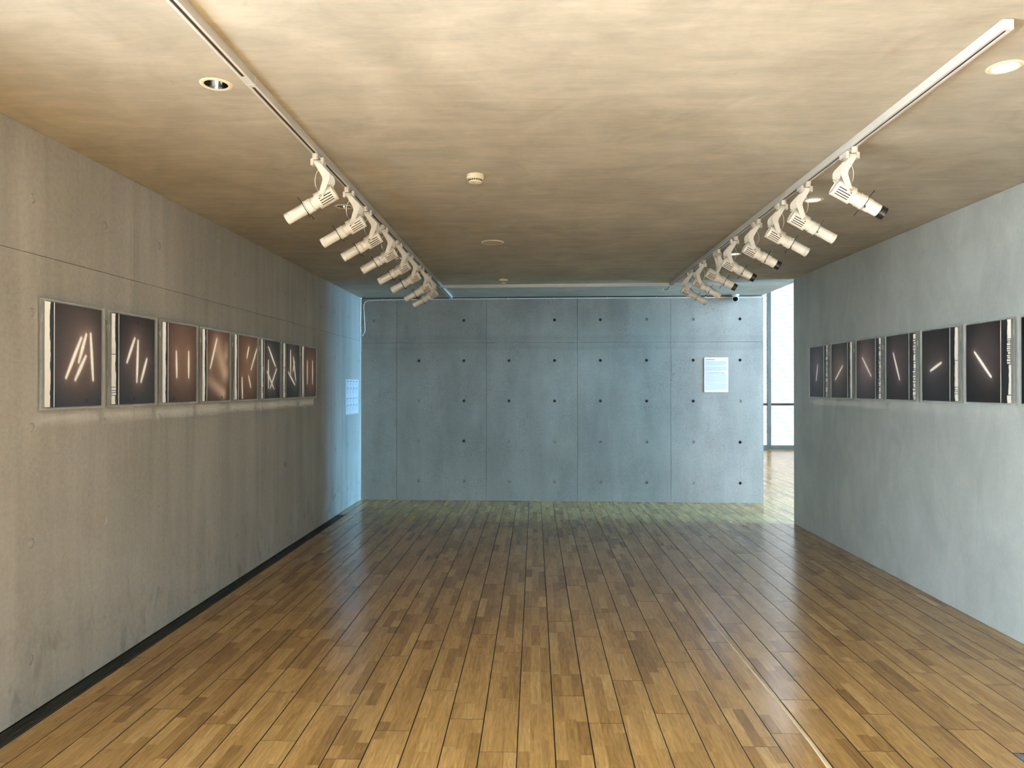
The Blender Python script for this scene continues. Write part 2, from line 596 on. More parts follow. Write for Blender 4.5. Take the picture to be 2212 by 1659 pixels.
obj('subfloor_edge', boxmesh('subfloor_edge', M['subfloor'], (-2.60, 9.14, -0.145), (-2.441, 11.0, -0.0147)), floor)
variants = [stave_mesh('plank', *plank_arrays(PW, PL, rng)) for _ in range(26)]
narrow = {}
JOINT = {0: 4.13, 1: 3.81, 2: 3.507, -1: 3.215, -2: 3.53, -3: 3.86, -4: 3.40, 3: 4.02, 4: 3.62, 5: 4.3, 6: 3.3}
def row_phase(k):
    return JOINT.get(k, 3.2 + ((k * 0.437 + (0.13 if k % 2 else 0.0)) % 1.0) * PL)
FY0, FY1 = 1.2, 10.45
rest = [[], [], []]          # joined planks: behind the viewer and in the glazed hall
def add_rest(x, y, w, l):
    V, Fc, S = plank_arrays(w, l, rng)
    o = len(rest[0])
    rest[0] += [(a + x, b + y, c) for a, b, c in V]
    rest[1] += [tuple(i + o for i in f) for f in Fc]
    rest[2] += S
nplanks = 0
kmin, kmax = -14, 52
for k in range(kmin, kmax + 1):
    xa, xb = ROW0 + PW * k, ROW0 + PW * (k + 1)
    xa, xb = max(xa, -2.44), min(xb, ATX)
    if xb - xa < 0.01:
        continue
    y = row_phase(k) - 20 * PL
    while y < ATY:
        y1 = y + PL
        a, b_ = max(y, REAR), min(y1, ATY)
        if 12 < k <= 16 and a < 3.28 and b_ > 1.9:      # bay of the steel floor grille
            if b_ > 3.28:
                a = 3.28
            else:
                b_ = min(b_, 1.9)
        main = (a < FY1 and b_ > FY0 and xa < 3.3)
        if b_ - a > 0.02 and not (xa > 3.3 and b_ < 8.0 and False):
            hidden = (xa > 3.3 and b_ < 7.0) or (xb < 2.9 and a > 10.5)
            if main and nplanks < 298:
                full = abs((xb - xa) - PW) < 1e-6 and abs((b_ - a) - PL) < 1e-6
                if full:
                    me = rng.choice(variants)
                else:
                    me = stave_mesh('plank', *plank_arrays(xb - xa, b_ - a, rng))
                o = obj('plank', me, floor)
                if full and rng.random() < 0.5:
                    o.location, o.rotation_euler = (xb, b_, 0), (0, 0, PI)
                else:
                    o.location = (xa, a, 0)
                o.location.z = rng.uniform(-0.0004, 0.0)
                nplanks += 1
            elif not hidden or True:
                add_rest(xa, a, xb - xa, b_ - a)
        y = y1
tag(obj('plank_field', stave_mesh('plank_field', *rest), floor), kind='stuff')
# wood infill between the end of the floor grille and the corner
obj('plank', stave_mesh('plank', *plank_arrays(0.106, 1.22, rng)), floor, (-2.547, 9.135, -0.0005))
obj('plank', stave_mesh('plank', *plank_arrays(0.106, 1.2, rng)), floor, (-2.547, REAR, -0.0005))

# pale filler strip let into a widened joint
bm = bmesh.new()
path = [(1.236, 5.72, 0.002), (1.243, 5.3, 0.007), (1.252, 4.9, 0.010), (1.262, 4.4, 0.013), (1.274, 3.9, 0.017), (1.283, 3.62, 0.020), (1.284, 3.35, 0.022), (1.278, 3.1, 0.026), (1.268, 2.7, 0.030), (1.262, 2.3, 0.030), (1.26, 1.6, 0.028)]
prev = None
for x, y, w in path:
    vs = [bm.verts.new(p) for p in ((x - w / 2, y, 0.0002), (x - w * 0.3, y, 0.0028), (x + w * 0.3, y, 0.0028), (x + w / 2, y, 0.0002))]
    if prev:
        for i in range(3):
            bm.faces.new((prev[i], prev[i + 1], vs[i + 1], vs[i]))
        bm.faces.new((prev[3], prev[0], vs[0], vs[3]))
    else:
        bm.faces.new(vs)
    prev = vs
bm.faces.new(prev[::-1])
obj('filler_strip', mesh_from(bm, 'filler_strip', M['pale_wood']), floor)

# ------------------------------------------------------------------ wall_left: cast concrete panels with filled tie holes
bm = bmesh.new()
for a_, b_ in (((-2.80, REAR - 0.3, -0.2), (XL - 0.04, -1.2, CZ)), ((-2.80, 1.9, -0.2), (XL - 0.04, 10.7, CZ)), ((-2.80, -1.2, 2.33), (XL - 0.04, 1.9, CZ)), ((-2.80, -1.2, -0.2), (XL - 0.04, 1.9, 0.0))):
    box(bm, a_, b_)
wl = struct('wall_left', mesh_from(bm, 'wall_left', M['conc_joint']), 'long cast concrete wall on the left with faint panel seams')
seams = [REAR, -1.2, 1.9, 3.225, 4.445, 5.665, 6.885, 8.105, 9.325, 10.36]
tie_y = [3.525 + 0.61 * i for i in range(-15, 12)]
tie_z = [0.269, 0.858, 1.445, 2.03, 2.612]
TR = 0.024
plug_me = None
def lathe_mesh(name, prof, m, seg=20, smooth=True, M4=None):
    bm = bmesh.new()
    lathe(bm, prof, seg, M4)
    return mesh_from(bm, name, m, smooth)
ROTY = Matrix.Rotation(PI / 2, 4, 'X')     # local z -> -y
plug_flush = lathe_mesh('tie_plug', [(0, 0.0), (0.016, 0.0), (0.021, -0.002), (0.021, -0.006), (0, -0.006)], M['conc_left'], 16, True, ROTY)
plug_deep = lathe_mesh('tie_plug', [(0, -0.005), (0.017, -0.004), (0.0195, -0.004), (0.0195, -0.010), (0, -0.010)], M['conc_plug'], 16, True, ROTY)
hole_cup = lathe_mesh('tie_hole', [(0.0225, -0.0005), (0.0205, -0.0005), (0.015, -0.033), (0, -0.033)], M['dark'], 16, True, ROTY)
rot_left = PI / 2       # plate front (-y) turned to face +x
for i in range(len(seams) - 1):
    for (z0, z1) in ((0.0, 2.33), (2.33, CZ)):
        ya, yb = seams[i], seams[i + 1]
        if z0 == 0.0 and abs(ya + 1.2) < 1e-6:
            continue                     # opening for the added fill window
        w = yb - ya
        # local x runs towards +Y of the room
        hol = [(ty - ya, tz) for ty in tie_y for tz in tie_z if ya + 0.05 < ty < yb - 0.05 and z0 + 0.03 < tz < z1 - 0.03]
        g = 0.0016
        off = rng.uniform(0.0, 0.003)
        me = holed_plate('panel', M['conc_left'], [(g, z0 + g), (w - g, z0 + g), (w - g, z1 - g), (g, z1 - g)], hol, TR, 0.012, 0.038)
        p = obj('panel', me, wl, (XL - off, ya, 0), (0, 0, rot_left))
        for hx, hz in hol:
            q = obj('tie_plug', plug_flush, p, (hx, 0.0008 + rng.uniform(0, 0.0022), hz))

# ------------------------------------------------------------------ wall_back
wb = struct('wall_back', boxmesh('wall_back', M['conc_joint'], (0, 0.04, 0), (BLEN, 0.30, CZ)), 'grey cast concrete end wall with a grid of round tie holes', loc=(BA.x, BA.y, 0), rot=(0, 0, BROT))
useams = [0.0, 0.532, 1.852, 3.172, 4.505, BLEN]
tie_u = [0.203 + 0.6595 * i for i in range(9)]
btz = [0.285, 0.868, 1.453, 2.038, 2.625]
DARK = {4: [2, 4, 5, 8], 3: [1, 2, 3, 4, 5, 6, 7, 8], 2: [2, 3, 4, 5, 6, 7], 1: [2, 8], 0: [8]}
for i in range(5):
    for (z0, z1) in ((0.0, 2.30), (2.30, CZ - 0.013)):
        ua, ub = useams[i], useams[i + 1]
        hol, kinds = [], []
        for iu, u in enumerate(tie_u):
            for iz, z in enumerate(btz):
                if ua < u < ub and z0 < z < z1:
                    hol.append((u - ua, z)); kinds.append(iu in DARK[iz])
        g = 0.0017
        me = holed_plate('panel', M['conc_back'], [(g, z0 + g), (ub - ua - g, z0 + g), (ub - ua - g, z1 - g), (g, z1 - g)], hol, 0.0215, 0.034, 0.038)
        p = obj('panel', me, wb, (ua, rng.uniform(0, 0.0015), 0))
        for (hx, hz), dk in zip(hol, kinds):
            if dk:
                obj('tie_hole', hole_cup, p, (hx, 0, hz))
            else:
                obj('tie_plug', plug_deep, p, (hx, 0.003 + rng.uniform(0, 0.005), hz))

# ------------------------------------------------------------------ wall_right
bm = bmesh.new()
box(bm, (XR, REAR - 0.3, 0.0), (XR + 0.25, RWEND, CZ), 0.004)
struct('wall_right', mesh_from(bm, 'wall_right', M['plaster']), 'smooth troweled grey plaster wall on the right')

# ------------------------------------------------------------------ ceiling with cut-outs for the downlights
DL = [(-1.38, 3.03), (-1.385, 5.12), (-1.39, 7.17), (1.93, 2.97), (1.955, 5.04), (1.975, 7.06)]
outer = [(-2.80, REAR - 0.3), (XR + 0.25, REAR - 0.3), (XR + 0.25, 8.76), (3.255, 8.76), (3.255, 10.2), (3.0, 10.60), (-2.80, 10.60)]
me = holed_plate('ceiling', M['ceiling'], outer, DL, 0.052, 0.12, 0.28, 24)
# plate lies in x-z facing -y: turn it so that it faces down
me.transform(Matrix(((1, 0, 0, 0), (0, 0, 1, 0), (0, 1, 0, 0), (0, 0, 0, 1))))
me.flip_normals()
struct('ceiling', me, 'brushed warm beige plaster ceiling', loc=(0, 0, CZ))

# ------------------------------------------------------------------ glazed hall beyond the gap
bm = bmesh.new(); box(bm, (2.75, 10.62, 0), (3.0, ATY, ATZ))
struct('wall_hall', mesh_from(bm, 'wall_hall', M['conc_back']), 'concrete side wall of the glazed hall behind the end wall')
bm = bmesh.new(); box(bm, (3.385, REAR - 0.3, 0), (ATX, REAR, ATZ))
struct('wall_hall_rear', mesh_from(bm, 'wall_hall_rear', M['conc_back']), 'concrete rear wall of the glazed hall')
bm = bmesh.new(); box(bm, (ATX - 0.1, 3.6, 0), (ATX + 0.2, 7.2, ATZ))
struct('wall_hall_side', mesh_from(bm, 'wall_hall_side', M['conc_back']), 'concrete outer wall of the glazed hall beside the side glazing')
bm = bmesh.new(); box(bm, (ATX - 0.1, 9.0, 0), (ATX + 0.2, ATY + 0.1, ATZ))
struct('wall_hall_outer', mesh_from(bm, 'wall_hall_outer', M['plaster']), 'plaster outer wall of the glazed hall beyond the side glazing')
bm = bmesh.new()
for a_, b_ in (((2.75, REAR - 0.3, ATZ), (ATX + 0.3, 12.3, ATZ + 0.25)), ((2.75, 17.9, ATZ), (ATX + 0.3, ATY + 0.3, ATZ + 0.25)), ((2.75, 12.3, ATZ), (4.0, 17.9, ATZ + 0.25)), ((8.0, 12.3, ATZ), (ATX + 0.3, 17.9, ATZ + 0.25))):
    box(bm, a_, b_)
struct('ceiling_hall', mesh_from(bm, 'ceiling_hall', M['plaster']), 'high ceiling of the glazed hall')
bm = bmesh.new(); box(bm, (2.86, REAR - 0.3, CZ + 0.29), (3.12, 10.61, ATZ))
struct('wall_hall_upper', mesh_from(bm, 'wall_hall_upper', M['conc_back']), 'concrete upper wall above the gallery ceiling edge')

def window(name, label, length, height, verts, rails, glassmat, loc, rotz, split=True):
    """frame in local x-z; verts/rails are centre positions of mullions and transoms"""
    root = bpy.data.objects.new(name, None)
    root.empty_display_size = 0.1
    COL.objects.link(root)
    root.location, root.rotation_euler = loc, (0, 0, rotz)
    tag(root, label, kind='structure')
    for x in verts:
        obj('mullion', boxmesh('mullion', M['alu'], (x - 0.045, -0.05, 0.0), (x + 0.045, 0.05, height), 0.003), root)
    vs = sorted(verts)
    for a, b_ in zip(vs, vs[1:]):
        zs = []
        for z, h, mm in rails:
            obj('transom', boxmesh('transom', M[mm], (a + 0.045, -0.045, z - h / 2), (b_ - 0.045, 0.045, z + h / 2), 0.003), root)
            zs.append((z - h / 2, z + h / 2))
        zs.sort()
        for (l0, h0), (l1, h1) in zip(zs, zs[1:]):
            obj('pane', boxmesh('pane', glassmat, (a + 0.045, -0.004, h0), (b_ - 0.045, 0.004, l1)), root)
    return root
rails = [(0.05, 0.10, 'alu'), (1.195, 0.06, 'rail'), (ATZ - 0.06, 0.12, 'alu')]
window('window_1', 'tall bright glazed wall with dark rail at the far end of the hall', 6.0, ATZ, [0.045, 1.62, 3.27, 4.9, 5.95], rails, M['frit'], (3.0, ATY, 0), 0)
window('window_2', 'tall blue-tinted side window of the bright hall', 1.8, ATZ, [0.05, 0.9, 1.75], rails, M['glass'], (ATX, 7.2, 0), PI / 2)
window('fill_window_hall', 'unseen side window added to the hall to light the right part of the end wall', 4.6, ATZ, [0.05, 1.55, 3.05, 4.55], rails, M['glass_hall'], (ATX, -1.0, 0), PI / 2)  # added window, put in to light the right part of the end wall
bm = bmesh.new(); box(bm, (ATX - 0.1, REAR - 0.3, 0), (ATX + 0.2, -1.0, ATZ))
struct('wall_hall_end', mesh_from(bm, 'wall_hall_end', M['conc_back']), 'concrete outer wall at the rear end of the hall')
window('fill_window_left', 'unseen window added in the left wall to brighten the right wall', 3.1, 2.33, [0.05, 1.55, 3.05], [(0.05, 0.10, 'alu'), (2.28, 0.10, 'alu')], M['glass_side'], (XL - 0.06, -1.2, 0), PI / 2)  # invented opening whose daylight fills the near right wall
sk = window('fill_rooflight', 'unseen rooflight added to brighten the floor of the glazed hall', 4.0, 5.6, [0.05, 1.35, 2.65, 3.95], [(0.05, 0.10, 'alu'), (2.8, 0.08, 'alu'), (5.55, 0.10, 'alu')], M['glass_roof'], (4.0, 12.3, ATZ + 0.1), 0)  # added rooflight, there only to lift the brightness of the hall floor
sk.rotation_euler = (-PI / 2, 0, 0)
window('window_3', 'wide glazed front of the gallery behind the viewer', 5.68, CZ, [0.05, 1.44, 2.85, 4.25, 5.63], [(0.05, 0.10, 'alu'), (CZ - 0.05, 0.10, 'alu')], M['glass_tinted'], (XL, REAR, 0), 0)

bm = bmesh.new(); box(bm, (2.75, REAR - 0.3, ATZ + 0.26), (ATX + 0.3, 12.2, ATZ + 5.2))  # made-up mass that stops sun entering the rooflight
struct('sun_blocker', mesh_from(bm, 'sun_blocker', M['plaster']), 'unseen block added above the glazed hall to keep the sun off the rooflight')
bm = bmesh.new(); box(bm, (-14, REAR - 22, -0.5), (16, REAR - 0.31, -0.2))  # added ground slab, reflects sun through the rear glazing onto the ceiling
struct('bounce_ground', mesh_from(bm, 'bounce_ground', M['bounce_ground']), 'unseen pale ground added outside behind the viewer to bounce sunlight in')

# ================================================================== OBJECTS
# ------------------------------------------------------------------ floor grilles
def floor_grille(x0, x1, y0, y1, nbars, m, label, frame=0.008):
    t = thing('floor_grille', ((x0 + x1) / 2, (y0 + y1) / 2, -0.0), 0, label, 'floor grille', 'floor grilles')
    w, l = (x1 - x0), (y1 - y0)
    bm = bmesh.new()
    e = 0.002
    box(bm, (-w / 2 + e, -l / 2 + e, -0.05), (-w / 2 + frame, l / 2 - e, -0.001))
    box(bm, (w / 2 - frame, -l / 2 + e, -0.05), (w / 2 - e, l / 2 - e, -0.001))
    box(bm, (-w / 2 + frame, -l / 2 + e, -0.05), (w / 2 - frame, -l / 2 + frame * 0.6, -0.003))
    box(bm, (-w / 2 + frame, l / 2 - frame * 0.6, -0.05), (w / 2 - frame, l / 2 - e, -0.003))
    obj('frame', mesh_from(bm, 'frame', m), t)
    bm = bmesh.new()
    box(bm, (-w / 2 + frame, -l / 2 + e, -0.055), (w / 2 - frame, l / 2 - e, -0.05))
    obj('tray', mesh_from(bm, 'tray', M['black']), t)
    inner = w - 2 * frame
    p = inner / nbars
    bar = boxmesh('bar', m, (-p * 0.28, -l / 2 + frame * 0.6, -0.045), (p * 0.28, l / 2 - frame * 0.6, -0.003))
    for k in range(nbars):
        obj('bar', bar, t, (-inner / 2 + p * (k + 0.5), 0, 0))
    return t
ys = [-1.5, 0.4, 2.75, 4.72, 5.9, 7.5, 9.125]
nm = ['behind the viewer', 'beside the viewer', 'nearest section in view', 'second section in view', 'middle section', 'last section before the corner']
for i in range(6):
    if i == 0:
        continue
    floor_grille(-2.541, -2.441, ys[i], ys[i + 1], 6, M['grille'], 'black slotted floor grille along the left wall, ' + nm[i])
obj('margin_board', boxmesh('margin_board', M['wood'], (-2.541, REAR, -0.014), (-2.441, 0.38, -0.0005)), floor)
floor_grille(2.157, 2.840, 1.9, 3.28, 17, M['grille_steel'], 'steel slotted floor grille in the near right corner', 0.03)

# ------------------------------------------------------------------ lighting tracks
TL = 0.019
TH = 0.038
prof = [(-TL, 0), (-TL, -TH), (-0.0075, -TH), (-0.0075, -0.016), (0.0075, -0.016), (0.0075, -TH), (TL, -TH), (TL, 0)]
def track(label, p0, p1, joints=(), caps=(True, True)):
    p0, p1 = Vector(p0), Vector(p1)
    ln = (p1 - p0).length
    rz = math.atan2((p1 - p0).y, (p1 - p0).x) - PI / 2
    t = thing('lighting_track', (p0.x, p0.y, CZ - 0.0005), rz, label, 'track', 'ceiling lighting tracks')
    bm = bmesh.new(); prism(bm, prof, 0, ln)
    obj('rail', mesh_from(bm, 'rail', M['track']), t)
    obj('slot_dark_strip', boxmesh('slot_dark_strip', M['dark'], (-0.0074, 0.002, -0.0335), (0.0074, ln - 0.002, -0.0165)), t)  # dark strip gives the slot its shade and conductor as colour
    for k, yy in enumerate((0, ln)):
        if caps[k]:
            a, b_ = (yy - 0.012, yy) if k == 0 else (yy, yy + 0.012)
            obj('end_cap', boxmesh('end_cap', M['white2'], (-TL - 0.0006, a, -TH - 0.0006), (TL + 0.0006, b_, -0.0005), 0.001), t)
    for y in joints:
        obj('connector', boxmesh('connector', M['track'], (-0.0074, y - p0.y - 0.05, -TH + 0.001), (0.0074, y - p0.y + 0.05, -0.034)), t)
        obj('joint_clip', boxmesh('joint_clip', M['white2'], (-TL - 0.001, y - p0.y + 0.02, -TH - 0.001), (TL + 0.001, y - p0.y + 0.024, -0.001)), t)
    return t
XTL, XTR = -1.197, 1.695
track('long white ceiling track over the left spotlights', (XTL, -1.2), (XTL, 10.15), [2.93, 9.0], (True, True))
track('white ceiling track over the right spotlights, its near end in view', (XTR - 0.006, 2.59), (XTR + 0.012, 8.955), [], (True, False))
track('white ceiling track running crosswise before the end wall', (XTL + 0.025, 9.10), (3.125, 8.925), [], (False, True))

# ------------------------------------------------------------------ framing spotlights
CACHE = {}
AL = math.radians(29.8)
AX = Vector((math.cos(AL), 0, -math.sin(AL)))
REARC = Vector((-0.107, 0, -0.208))
def axis_matrix():
    z = AX
    y = Vector((0, 1, 0))
    x = y.cross(z)
    m = Matrix((x, y, z)).transposed().to_4x4()
    m.translation = REARC
    return m
AM = axis_matrix()
def cached(key, fn):
    if key not in CACHE:
        CACHE[key] = fn()
    return CACHE[key]
def bm_mesh(name, m, fn, smooth=False, xf=None):
    def go():
        bm = bmesh.new(); fn(bm)
        if xf is not None:
            bmesh.ops.transform(bm, matrix=xf, verts=bm.verts)
        return mesh_from(bm, name, m, smooth)
    return go

def spotlight(x, y, rotz, label, far, snoot=False, flip=False, group='', frame=None, power=0.0):
    """aims along local +x; far = sign of local y that points to the end wall"""
    t = thing('framing_spotlight', (x, y, CZ - TH - 0.001), rotz, label, 'spotlight', group)
    s = far
    c = lambda key, name, m, fn, sm=False, xf=None: obj(name, cached((key,), bm_mesh(name, m, fn, sm, xf)), t)
    # track adapter and swivel
    c(('ad', s), 'adapter', M['white2'], lambda bm: box(bm, (-0.017, min(s * 0.018, s * 0.15), -0.024), (0.017, max(s * 0.018, s * 0.15), 0.0), 0.002))
    c('stem', 'stem', M['white2'], lambda bm: (lathe(bm, [(0, 0), (0.015, 0), (0.016, -0.006), (0.0165, -0.020), (0.014, -0.021), (0, -0.021)], 16)), True)
    c('ring', 'stem_ring', M['cream'], lambda bm: lathe(bm, [(0, -0.0212), (0.017, -0.0212), (0.018, -0.026), (0.016, -0.034), (0, -0.034)], 16), True)
    def br(bm):
        box(bm, (0.005, -0.016, -0.066), (0.022, 0.016, -0.030), 0.002)
        box(bm, (-0.034, -0.013, -0.062), (0.005, 0.013, -0.038), 0.003)
        box(bm, (-0.051, -0.016, -0.066), (-0.034, 0.016, -0.026), 0.002)
    c('bracket', 'swivel_bracket', M['white2'], br)
    # two bent arm plates
    f = -1 if flip else 1
    px = -0.041
    base = [(-0.008, -0.064), (-0.040, -0.064), (-0.086, -0.112), (-0.0945, -0.128), (-0.0955, -0.150), (-0.062, -0.238), (-0.060, -0.250), (-0.046, -0.258), (-0.036, -0.252), (-0.033, -0.238), (-0.056, -0.158), (-0.053, -0.140)]
    if flip:
        base = [(-0.033 + 0.0, -0.064), (-0.001, -0.064), (0.022, -0.112), (0.026, -0.128), (0.022, -0.150), (-0.024, -0.245), (-0.034, -0.258), (-0.048, -0.254), (-0.052, -0.240), (-0.012, -0.158), (-0.014, -0.140)]
    arm = cached(('arm', flip), bm_mesh('arm_plate', M['white'], lambda bm: prism(bm, base, -0.002, 0.002)))
    for sy in (-1, 1):
        a = obj('arm_plate', arm, t, (0, sy * 0.049, 0))
        sm = cached(('screw', flip, sy), bm_mesh('pivot_screw', M['brass'], lambda bm: lathe(bm, [(0, 0.006), (0.006, 0.006), (0.008, 0.004), (0.008, 0.0), (0, 0.0)], 12, Matrix.Translation((px - 0.0035, sy * 0.0021, -0.243)) @ Matrix.Rotation(-sy * PI / 2, 4, 'X')), True))
        obj('pivot_screw', sm, a)
    c(('bridge', flip), 'arm_bridge', M['white'], lambda bm: box(bm, (-0.036, -0.051, -0.0665), (-0.006, 0.051, -0.0625)))
    # lamp housing
    hs = c('housing', 'housing', M['white'], lambda bm: lathe(bm, [(0, 0.004), (0.036, 0.004), (0.038, 0.0), (0.043, 0.0), (0.045, 0.003), (0.045, 0.096), (0.0455, 0.100), (0.0455, 0.108), (0.037, 0.109), (0, 0.109)], 32, AM), True)
    for side in (-1, 1):
        for q in range(4):
            ang = side * PI / 2 + side * math.radians(-60 + 17 * q)
            # angle measured from local x of the axis frame
            key = ('slot', side, q)
            def slot(bm, ang=ang):
                mm = AM @ Matrix.Rotation(ang, 4, 'Z')
                r = bmesh.ops.create_cube(bm, size=1.0)
                for v in r['verts']:
                    v.co = mm @ Vector((0.0442 + v.co.x * 0.0022, v.co.y * 0.0056, 0.052 + v.co.z * 0.074))
            obj('vent_slot', cached(key, bm_mesh('vent_slot', M['dark'], slot)), hs)
    obj('rear_knob', cached('knob', bm_mesh('rear_knob', M['brass'], lambda bm: lathe(bm, [(0, 0.003), (0.003, 0.003), (0.003, -0.008), (0.006, -0.010), (0.006, -0.016), (0.003, -0.018), (0, -0.018)], 10, AM @ Matrix.Translation((-0.030, 0.012, 0))), True)), hs)
    # barrel, shutter gate and lens tube
    c('barrel', 'barrel', M['white'], lambda bm: lathe(bm, [(0, 0.1095), (0.0345, 0.1095), (0.0345, 0.139), (0, 0.139)], 28, AM), True)
    gate = c('gate', 'shutter_gate', M['white'], lambda bm: lathe(bm, [(0, 0.1395), (0.037, 0.1395), (0.0385, 0.142), (0.0385, 0.147), (0.0375, 0.148), (0.0375, 0.172), (0.0405, 0.173), (0.0405, 0.178), (0.037, 0.1785), (0, 0.1785)], 28, AM), True)
    for q in range(4):
        a0 = math.radians(38 + 90 * q + (rng.random() * 16 - 8))
        ln = 0.052 + rng.random() * 0.014
        def lever(bm, a0=a0, ln=ln):
            mm = AM @ Matrix.Rotation(a0, 4, 'Z')
            for (lo, hi, w) in ((0.032, ln, 0.0024), (ln, ln + 0.015, 0.0050)):
                r = bmesh.ops.create_cube(bm, size=1.0)
                for v in r['verts']:
                    v.co = mm @ Vector(((lo + hi) / 2 + v.co.x * (hi - lo), v.co.y * 2 * w, 0.1812 + v.co.z * 0.003))
        bm = bmesh.new(); lever(bm)
        obj('shutter_lever', mesh_from(bm, 'shutter_lever', M['black']), gate)
    if not snoot:
        lt = c('tube', 'lens_tube', M['white'], lambda bm: lathe(bm, [(0, 0.184), (0.0315, 0.184), (0.0315, 0.276), (0.0325, 0.277), (0.0325, 0.280), (0.0318, 0.281), (0.0318, 0.303), (0.0295, 0.303), (0.0285, 0.262), (0, 0.262)], 28, AM), True)
    else:
        lt = c('tube2', 'lens_tube', M['white'], lambda bm: lathe(bm, [(0, 0.184), (0.036, 0.184), (0.036, 0.214), (0.033, 0.216), (0.033, 0.2645), (0.030, 0.2645), (0, 0.2645)], 28, AM), True)
        obj('snoot', cached('snoot', bm_mesh('snoot', M['black'], lambda bm: lathe(bm, [(0.0, 0.265), (0.0335, 0.265), (0.0335, 0.301), (0.0305, 0.301), (0.0295, 0.27), (0, 0.27)], 28, AM), True)), lt)
    obj('lens', cached(('lens', snoot), bm_mesh('lens', M['lens'], lambda bm: lathe(bm, [(0, 0.2705 if snoot else 0.2635), (0.028, 0.2705 if snoot else 0.2625), (0.028, 0.2703 if snoot else 0.2622), (0, 0.2703 if snoot else 0.2622)], 20, AM), True)), lt)
    if frame:
        # shutters closed to a four-sided opening that crops the beam to one picture
        src = AM @ Vector((0, 0, 0.274))
        wm = Matrix.Translation((x, y, CZ - TH - 0.001)) @ Matrix.Rotation(rotz, 4, 'Z')
        inv_l = AM.inverted() @ wm.inverted()
        quad = []
        for cw in frame:
            q = inv_l @ Vector(cw)
            k = (0.298 - 0.274) / (q.z - 0.274)
            quad.append((q.x * k, q.y * k))
        bm = bmesh.new()
        ov = [bm.verts.new((0.0283 * math.cos(2 * PI * i / 24), 0.0283 * math.sin(2 * PI * i / 24), 0.298)) for i in range(24)]
        qv = [bm.verts.new((a_, b_, 0.298)) for a_, b_ in quad]
        es = [bm.edges.new((v_[i], v_[(i + 1) % len(v_)])) for v_ in (ov, qv) for i in range(len(v_))]
        bmesh.ops.triangle_fill(bm, use_beauty=True, edges=es)
        bmesh.ops.transform(bm, matrix=AM, verts=bm.verts)
        obj('beam_mask', mesh_from(bm, 'beam_mask', M['black']), lt)
        ld = bpy.data.lights.new('spot_lamp', 'SPOT')
        ld.energy = power
        ld.color = (1.0, 0.88, 0.73)
        ld.spot_size = math.radians(70)
        ld.spot_blend = 0.1
        ld.shadow_soft_size = 0.0003
        lo = bpy.data.objects.new('spot_lamp', ld)
        COL.objects.link(lo)
        lo.parent = t
        lo.location = src
        lo.rotation_euler = AX.to_track_quat('-Z', 'Y').to_euler()
    # supply cord looping from adapter to the housing
    def cord(bm):
        tube(bm, bez((-0.020, s * 0.022, -0.070), (0.03, s * 0.05, -0.10), (0.028, s * 0.055, -0.19), (-0.03, s * 0.046, -0.21), 12), 0.0024, 8)
    c(('cord', s), 'cord', M['white2'], cord, True)
    return t

FL = [3.835, 4.487, 4.975, 5.533, 6.130, 6.685, 7.373, 7.885]
FR = [3.818, 4.456, 4.892, 5.440, 6.052, 6.617, 7.193, 7.757]
ordn = ['nearest', 'second', 'third', 'fourth', 'fifth', 'sixth', 'seventh', 'farthest']
for i, y in enumerate(FL):
    nm_ = ('white framing spotlight on the left track, %s the viewer' % ('nearest' if i == 0 else 'farthest from')) if i in (0, 7) else 'white framing spotlight on the left track, %s from the viewer' % ordn[i]
    y0 = 3.553 + 0.579 * i
    px_, zb = XL + 0.038, 1.532 - 0.040 - 0.004 * (i % 3)
    fr = [(px_, y0 + 0.004, zb), (px_, y0 + 0.511, zb), (px_, y0 + 0.511, 2.108), (px_, y0 + 0.004, 2.108)]
    spotlight(XTL, y, PI, nm_, -1, group='spotlights on the left track', frame=fr, power=42.0)
SN = {0, 3, 4, 5}
for i, y in enumerate(FR):
    k = 'with black lens end ' if i in SN else 'with all-white lens tube '
    nm_ = 'white framing spotlight %son the right track, %s' % (k, 'nearest the viewer' if i == 0 else ('farthest from the viewer' if i == 7 else ordn[i] + ' from the viewer'))
    if i == 5:
        nm_ = 'framing spotlight with black lens end and forward-bent arm, sixth on the right track'
    fr = None
    if i > 0:
        y1 = 8.112 - 0.579 * (7 - i)
        px_, zb = XR - 0.038, 1.532 - 0.040 - 0.004 * (i % 3)
        fr = [(px_, y1 - 0.004, zb), (px_, y1 - 0.511, zb), (px_, y1 - 0.511, 2.108), (px_, y1 - 0.004, 2.108)]
    spotlight(XTR + (y - 2.6) * 0.0028, y, 0, nm_, 1, i in SN, i == 5, 'spotlights on the right track', fr, 27.0)

